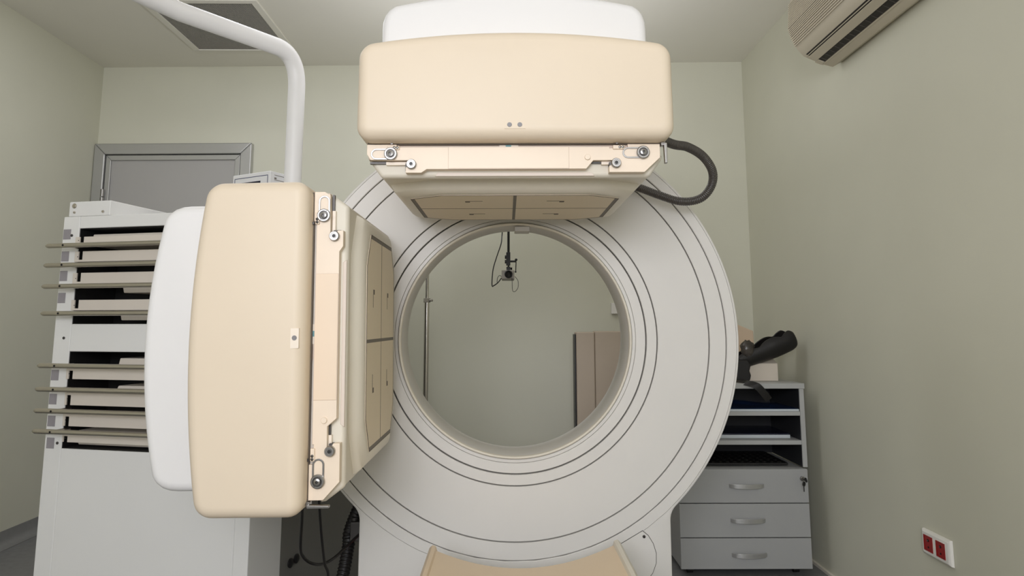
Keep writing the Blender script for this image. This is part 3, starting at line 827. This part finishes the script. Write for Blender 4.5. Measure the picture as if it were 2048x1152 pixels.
shz = [at(1540, 823, 1, SY).z, at(1540, 881, 1, SY).z]
for z in shz:
    mb = MB(); mb.box(s0 + th + .0005, s1 - th - .0005, SY, SY + sd - .013, z - .018, z); mb.build('shelf', 'grey_laminate', shu, bevel=.001)
# things on the shelves
fz_ = shz[0]; fxr = min(at(1601, 820, 1, SY + .004).x, s1 - th - .003)
mb = MB(); mb.box(s0 + .08, fxr, SY + .004, SY + .28, fz_ + .0005, fz_ + .0095)
pk = tag(mb.build('tray_board', 'frost_white', bevel=.001), 'thin white board under blue film, on the upper shelf', 'board')
mb = MB()
nx, ny = 22, 12; vv = {}
x0_, x1_ = s0 + .10, fxr - .004
for i in range(nx + 1):
    for j in range(ny + 1):
        u, w = i / nx, j / ny
        zz = fz_ + .0115 + .014 * (sin(u * 9 + w * 3) * .5 + .5) * (sin(w * 5 + u * 4) * .5 + .5) * min(1, w * 5) * min(1, (1 - u) * 5)
        vv[i, j] = (x0_ + (x1_ - x0_) * u, SY + .006 + .25 * w, zz)
rows = [[vv[i, j] for j in range(ny + 1)] for i in range(nx + 1)]
mb.loft([r + [(p[0], p[1], p[2] - .0015) for p in r[::-1]] for r in rows])
fm = mb.build('plastic_film', 'film_blue'); tag(fm, 'crumpled dark blue plastic sheet on the upper shelf', 'plastic sheet')
gz = shz[1]; gxr = at(1580, 862, 1, SY + .06).x
mb = MB(); mb.box(s0 + .05, gxr, SY + .06, SY + .30, gz + .0005, gz + .015)
gl = tag(mb.build('glass_tray', 'frost_white', bevel=.001), 'flat pale panel with white front edge on the middle shelf', 'panel')
mb = MB(); mb.box(s0 + .05, gxr - .002, SY + .061, SY + .30, gz + .0155, gz + .021); mb.build('dark_sheet', 'screen_navy', gl, bevel=.0005)
mb = MB(); bx0, bx1 = s0 + .04, s1 - .07
mb.box(bx0, bx1, SY + .04, SY + .33, dz1 + .002, dz1 + .012)
pf = tag(mb.build('perforated_panel', 'black_plastic', bevel=.001), 'black perforated panel lying in the lowest shelf bay', 'panel')
mb = MB()
for i in range(14):
    for j in range(6):
        mb.lathe([(.011, 0), (.009, .003), (.006, .0035)], (bx0 + .03 + i * (bx1 - bx0 - .06) / 13, SY + .065 + j * .044, dz1 + .0118), (0, 0, 1), 10)
mb.build('panel_studs', 'cable_black', pf)['kind'] = 'stuff'

# ivory box on the shelf unit
q0 = at(1498, 758, 1, SY + .12); q1 = at(1557, 757, 1, SY + .12)
zt_ = sz1 + .0005
bw0, bw1 = q0.x - .004, q1.x; bh = at(1545, 727, 1, SY + .12).z - zt_; bt = at(1545, 712, 1, SY + .2).z - zt_
mb = MB(); mb.loft([[(x, SY + .12, zt_), (x, SY + .12, zt_ + bh), (x, SY + .20, zt_ + bt), (x, SY + .32, zt_ + bt), (x, SY + .32, zt_)] for x in (bw0, bw1)])
tag(mb.build('foam_box', 'box_ivory', bevel=.003), 'ivory block with sloped top on the shelf unit, under the black arm support', 'box')
# beige wedge cushion behind
w0 = at(1465, 645, 1, SY + .33); w1 = at(1506, 662, 1, SY + .33)
mb = MB()
mb.loft([[(w0.x - .15, y, zt_), (w0.x - .15, y, w0.z + .03), (w0.x, y, w0.z), (w1.x, y, w1.z), (w1.x + .005, y, zt_)] for y in (SY + .325, SY + .358)])
tag(mb.build('foam_cushion', 'foam_beige', bevel=.004), 'tan foam cushion standing at the back of the shelf unit', 'cushion')

# black padded arm support: trough shaped
BY = SY + .12
sup = thing('arm_support', 'black padded arm support trough with hanging strap on the shelf unit', 'arm support', (at(1500, 760, 1, BY).x, BY, zt_))
pA = at(1478, 735, 1, BY); pB = at(1590, 683, 1, BY + .02)
axd = (pB - pA).normalized(); side = Vector((0, 1, 0)); upv = axd.cross(side) * -1
if upv.z < 0: upv = -upv
Lr = (pB - pA).length
rings = []
NS = 26
for i in range(NS + 1):
    t = i / NS
    R = .042 + .020 * min(1, t * 1.6)
    if t > .86: R *= sqrt(max(.02, 1 - ((t - .86) / .15) ** 2)) * .35 + .65
    # lip heights (scalloped)
    hi = .35 + .42 * abs(sin(pi * (t * 2.55 + .05))) ** .6
    if t > .93: hi *= (1 - (t - .93) / .07 * .55)
    outer = []; inner = []
    for k in range(13):
        a = -pi - hi + (pi + 2 * hi) * k / 12
        dvec = side * cos(a) + upv * sin(a)
        c = pA + axd * (Lr * t) + upv * (.030)
        outer.append(c + dvec * R); inner.append(c + dvec * (R - .007))
    rings.append(outer + inner[::-1])
mb = MB(); mb.loft(rings); sh = mb.build('support_trough', 'black_leather', sup, angle=60)
sub = sh.modifiers.new('smooth', 'SUBSURF'); sub.levels = 1; sub.render_levels = 1
st = spline([at(1480, 715, 1, BY - .02), at(1486, 735, 1, BY - .02), at(1488, 752, 1, BY - .01)], 8)
mb = MB(); c0 = at(1488, 740, 1, BY)
pts_ = [(-.05, 0), (.005, 0), (.012, .012), (.016, .03), (.010, .05), (.017, .075), (.004, .10), (-.05, .10)]
mb.loft([[(c0.x + p, y, zt_ + q_) for p, q_ in pts_] for y in (BY - .05, BY + .03)])
mb.build('support_foot', 'black_leather', sup, bevel=.008, seg=3)
b1_ = at(1492, 768, 1, SY - .012)
sp_ = spline([(b1_.x - .015, SY + .08, zt_ + .004), (b1_.x - .005, SY + .03, zt_ + .004), (b1_.x + .004, SY - .006, zt_ + .002), at(1513, 772, 1, SY - .022), at(1527, 786, 1, SY - .02), at(1538, 800, 1, SY - .012)], 8)
mb = MB(); wv = Vector((.022, 0, .015))
mb.loft([[p - wv * .6, p + wv * .6, p + wv * .6 + Vector((0, .002, .002)), p - wv * .6 + Vector((0, .002, .002))] for p in sp_])
mb.build('strap', 'black_leather', sup)
cb = at(1495, 698, 1, BY - .03)
mb = MB(); mb.ball(cb, .035, (.9, .6, 1.15), 20)
bagb = mb.build('clear_wrap', 'clear_bag', sup)
for v in bagb.data.vertices:
    n = (v.co - cb); v.co += n.normalized() * .006 * sin(v.co.x * 330) * cos(v.co.z * 290)

# ------------------------------------------------------------------ things seen through the bore
# drip pole
IY = 3.30
ip = at(851, 780, 1, IY); it = at(851, 600, 1, IY)
iv = thing('drip_pole', 'chrome drip pole with clamp, seen left through the bore', 'pole', (ip.x, IY, 0))
mb = MB(); mb.cyl((ip.x, IY, .05), (ip.x, IY, it.z - .002), .0125, 20); mb.build('outer_tube', 'chrome', iv)
mb = MB(); mb.cyl((ip.x, IY, it.z - .01), (ip.x, IY, 1.75), .0085, 16)
mb.build('inner_tube', 'chrome', iv)
mb = MB(); mb.lathe([(.0165, -.012), (.0165, .008)], (ip.x, IY, it.z), (0, 0, 1), 20); mb.cyl((ip.x, IY - .005, it.z - .002), (ip.x + .028, IY - .008, it.z - .002), .006, 12); mb.cyl((ip.x + .024, IY - .02, it.z - .002), (ip.x + .024, IY + .01, it.z - .002), .005, 10)
mb.build('clamp', 'camera_grey', iv, bevel=.001)
for k in range(5):
    a = 2 * pi * k / 5
    mb = MB(); e = Vector((ip.x + .26 * cos(a), IY + .26 * sin(a), .03)); mb.tube([(ip.x, IY, .075), (ip.x + .06 * cos(a), IY + .06 * sin(a), .08), e], .011, 10); mb.cyl(e + Vector((-.01, 0, -.008)), e + Vector((.01, 0, -.008)), .02, 14)
    mb.build('leg', 'steel', iv)
# leaning board
BDY = 3.55
ba = at(1149, 664, 1, BDY); bh_ = ba.z
brd = thing('spare_panel', 'tall beige padded panel standing by the back wall, seen right through the bore', 'panel', (ba.x + .3, BDY + .05, 0))
xs = at(1189, 664, 1, BDY).x
mb = MB(); mb.box(ba.x + .008, xs, BDY, BDY + .10, .002, bh_); mb.build('panel_side', 'board_beige', brd, bevel=.006)
mb = MB(); mb.box(xs + .001, ba.x + .62, BDY + .006, BDY + .10, .002, bh_ + .004); mb.build('panel_face', 'board_beige', brd, bevel=.006)
mb = MB(); mb.box(ba.x, ba.x + .007, BDY + .004, BDY + .095, .002, bh_ - .012); mb.build('dark_edge', 'black_plastic', brd, bevel=.001)
# wall box
wx, wz0 = onback(1222, 628); wx1, wz1 = onback(1240, 606)
mb = MB(); mb.box(wx, wx1 + .03, -.025, -.001, wz0, wz1, TB)
tag(mb.build('wall_box', 'plug_white', bevel=.003), 'small white box on the back wall, right edge of the bore view', 'wall box')

# observation camera hanging on a black pole
KY = 2.95
kc = at(1016, 551, 1, KY)
oc = thing('observation_camera', 'small grey video camera hanging on a black pole above the bore', 'camera', (kc.x, KY, ZC))
px_ = at(1017, 490, 1, KY).x
zj1 = at(1017, 505, 1, KY).z; zj0 = at(1017, 531, 1, KY).z
mb = MB(); mb.cyl((px_, KY, zj1 - .01), (px_, KY, ZC - .001), .0055, 14); mb.lathe([(.03, -.02), (.03, -.0005)], (px_, KY, ZC), (0, 0, 1), 20); mb.build('hanging_pole', 'black_plastic', oc)
mb = MB(); mb.box(px_ - .010, px_ + .008, KY - .012, KY + .012, zj0, zj1)
for z in (zj1 - .02, zj1 - .04): mb.cyl((px_ - .016, KY, z), (px_ - .008, KY, z), .008, 12)
mb.cyl((px_ + .006, KY, zj0 + .018), (px_ + .034, KY, zj0 + .018), .0045, 12); mb.ball((px_ + .033, KY, zj0 + .025), .006); mb.cyl((px_ + .033, KY, zj0 + .018), (px_ + .031, KY - .005, zj0 - .028), .0022, 8); mb.ball((px_ + .031, KY - .005, zj0 - .028), .004)
mb.cyl((px_, KY, zj0 - .006), (px_, KY, zj0 + .002), .004, 10); mb.box(px_ - .009, px_ + .009, KY - .008, KY + .008, zj0 - .022, zj0 - .006)
mb.lathe([(.0025, 0), (.008, .008)], (px_ + .008, KY, zj0 - .014), (1, 0, 0), 10)
mb.build('clamp_arm', 'black_plastic', oc, bevel=.0015)
bw, bhh = .0275, .0195
ctop = zj0 - .022
mb = MB(); mb.box(kc.x - bw, kc.x + bw, KY - .03, KY + .09, ctop - 2 * bhh, ctop); mb.build('camera_body', 'camera_grey', oc, bevel=.003)
cl = Vector((px_, KY - .03, ctop - bhh))
mb = MB(); mb.lathe([(.0145, 0), (.0145, .016), (.017, .018), (.017, .03), (.014, .034), (.0135, .034), (.0115, .028), (.006, .024), (.0001, .023)], cl, (0, -1, 0), 24, caps=False); mb.build('lens', 'black_plastic', oc)
mb = MB(); mb.tube(spline([at(1004, 470, 1, KY + .02), at(1002, 488, 1, KY), at(993, 515, 1, KY), at(986, 540, 1, KY), at(984, 570, 1, KY), at(988, 571, 1, KY), at(996, 565, 1, KY), at(1003, 556, 1, KY + .02)], 8), .0024, 8)
mb.tube(spline([Vector((at(1004, 470, 1, KY).x, KY + .02, at(1004, 470, 1, KY).z)), Vector((px_ - .012, KY + .03, 1.75)), Vector((px_ - .010, KY + .01, 2.2)), Vector((px_ - .01, KY + .01, ZC - .01))], 6), .0024, 8)
mb.tube(spline([at(994, 565, 1, KY), at(995, 556, 1, KY), at(999, 551, 1, KY), at(1003, 553, 1, KY + .01)], 8), .0012, 8)
mb.tube(spline([at(1024, 556, 1, KY - .04), at(1025, 580, 1, KY - .04), at(1030, 583, 1, KY - .04), at(1036, 575, 1, KY - .03), at(1036, 562, 1, KY - .02), at(1030, 553, 1, KY)], 8), .0011, 8)
mb.build('camera_cable', 'cable_black', oc)

# ------------------------------------------------------------------ light
def area(name, loc, target, size, energy, col=(1, .97, .92), size_y=None):
    l = bpy.data.lights.new(name, 'AREA'); l.energy = energy; l.color = col; l.size = size
    if size_y: l.shape = 'RECTANGLE'; l.size_y = size_y
    o = bpy.data.objects.new(name, l); COL.objects.link(o); o.location = loc
    o.rotation_euler = (Vector(target) - Vector(loc)).to_track_quat('-Z', 'Y').to_euler(); return o
LC = (.995, 1.0, 1.075)
area('room_lamp', (.1, -3.2, 2.2), (0, 2, 1.05), .8, 15, LC, .6)
area('room_lamp', (-1.2, -3.2, 2.0), (0, 2, 1.05), 1.2, 37, LC, 1.1)
area('camera_flash', (-.2, -1.0, 1.5), (0, 2, 1.0), 1.0, 24, LC, .8)
area('bounce_flash', (0, -1.8, 1.7), (0, -1.6, 2.6), 1.0, 30, LC, 1.0)
area('ceiling_fill', (-.3, 2.75, 2.58), (-.3, 2.75, 0), 1.6, 5, LC, .4)  # added fill without a fixture, brightens the back wall
area('ceiling_fill', (-1.4, 2.8, 2.58), (-1.4, 2.9, 0), .8, 6, LC, .4)  # second added fill, lifts the upper left back wall and door
area('fill_uplight', (0, 2.9, 1.75), (0, 2.9, 2.6), 1.0, 6, LC, .3)  # added fill hidden behind the gantry, brightens the ceiling
w = bpy.data.worlds.new('world'); SC.world = w; w.use_nodes = True
w.node_tree.nodes['Background'].inputs['Color'].default_value = (.8, .85, .9, 1); w.node_tree.nodes['Background'].inputs['Strength'].default_value = .3
SC.view_settings.view_transform = 'Standard'; SC.view_settings.look = 'None'; SC.view_settings.gamma = 1
SC.view_settings.use_curve_mapping = False; SC.view_settings.exposure = 0.0
SC.cycles.max_bounces = 10; SC.cycles.diffuse_bounces = 6
SC.cycles.use_denoising = True
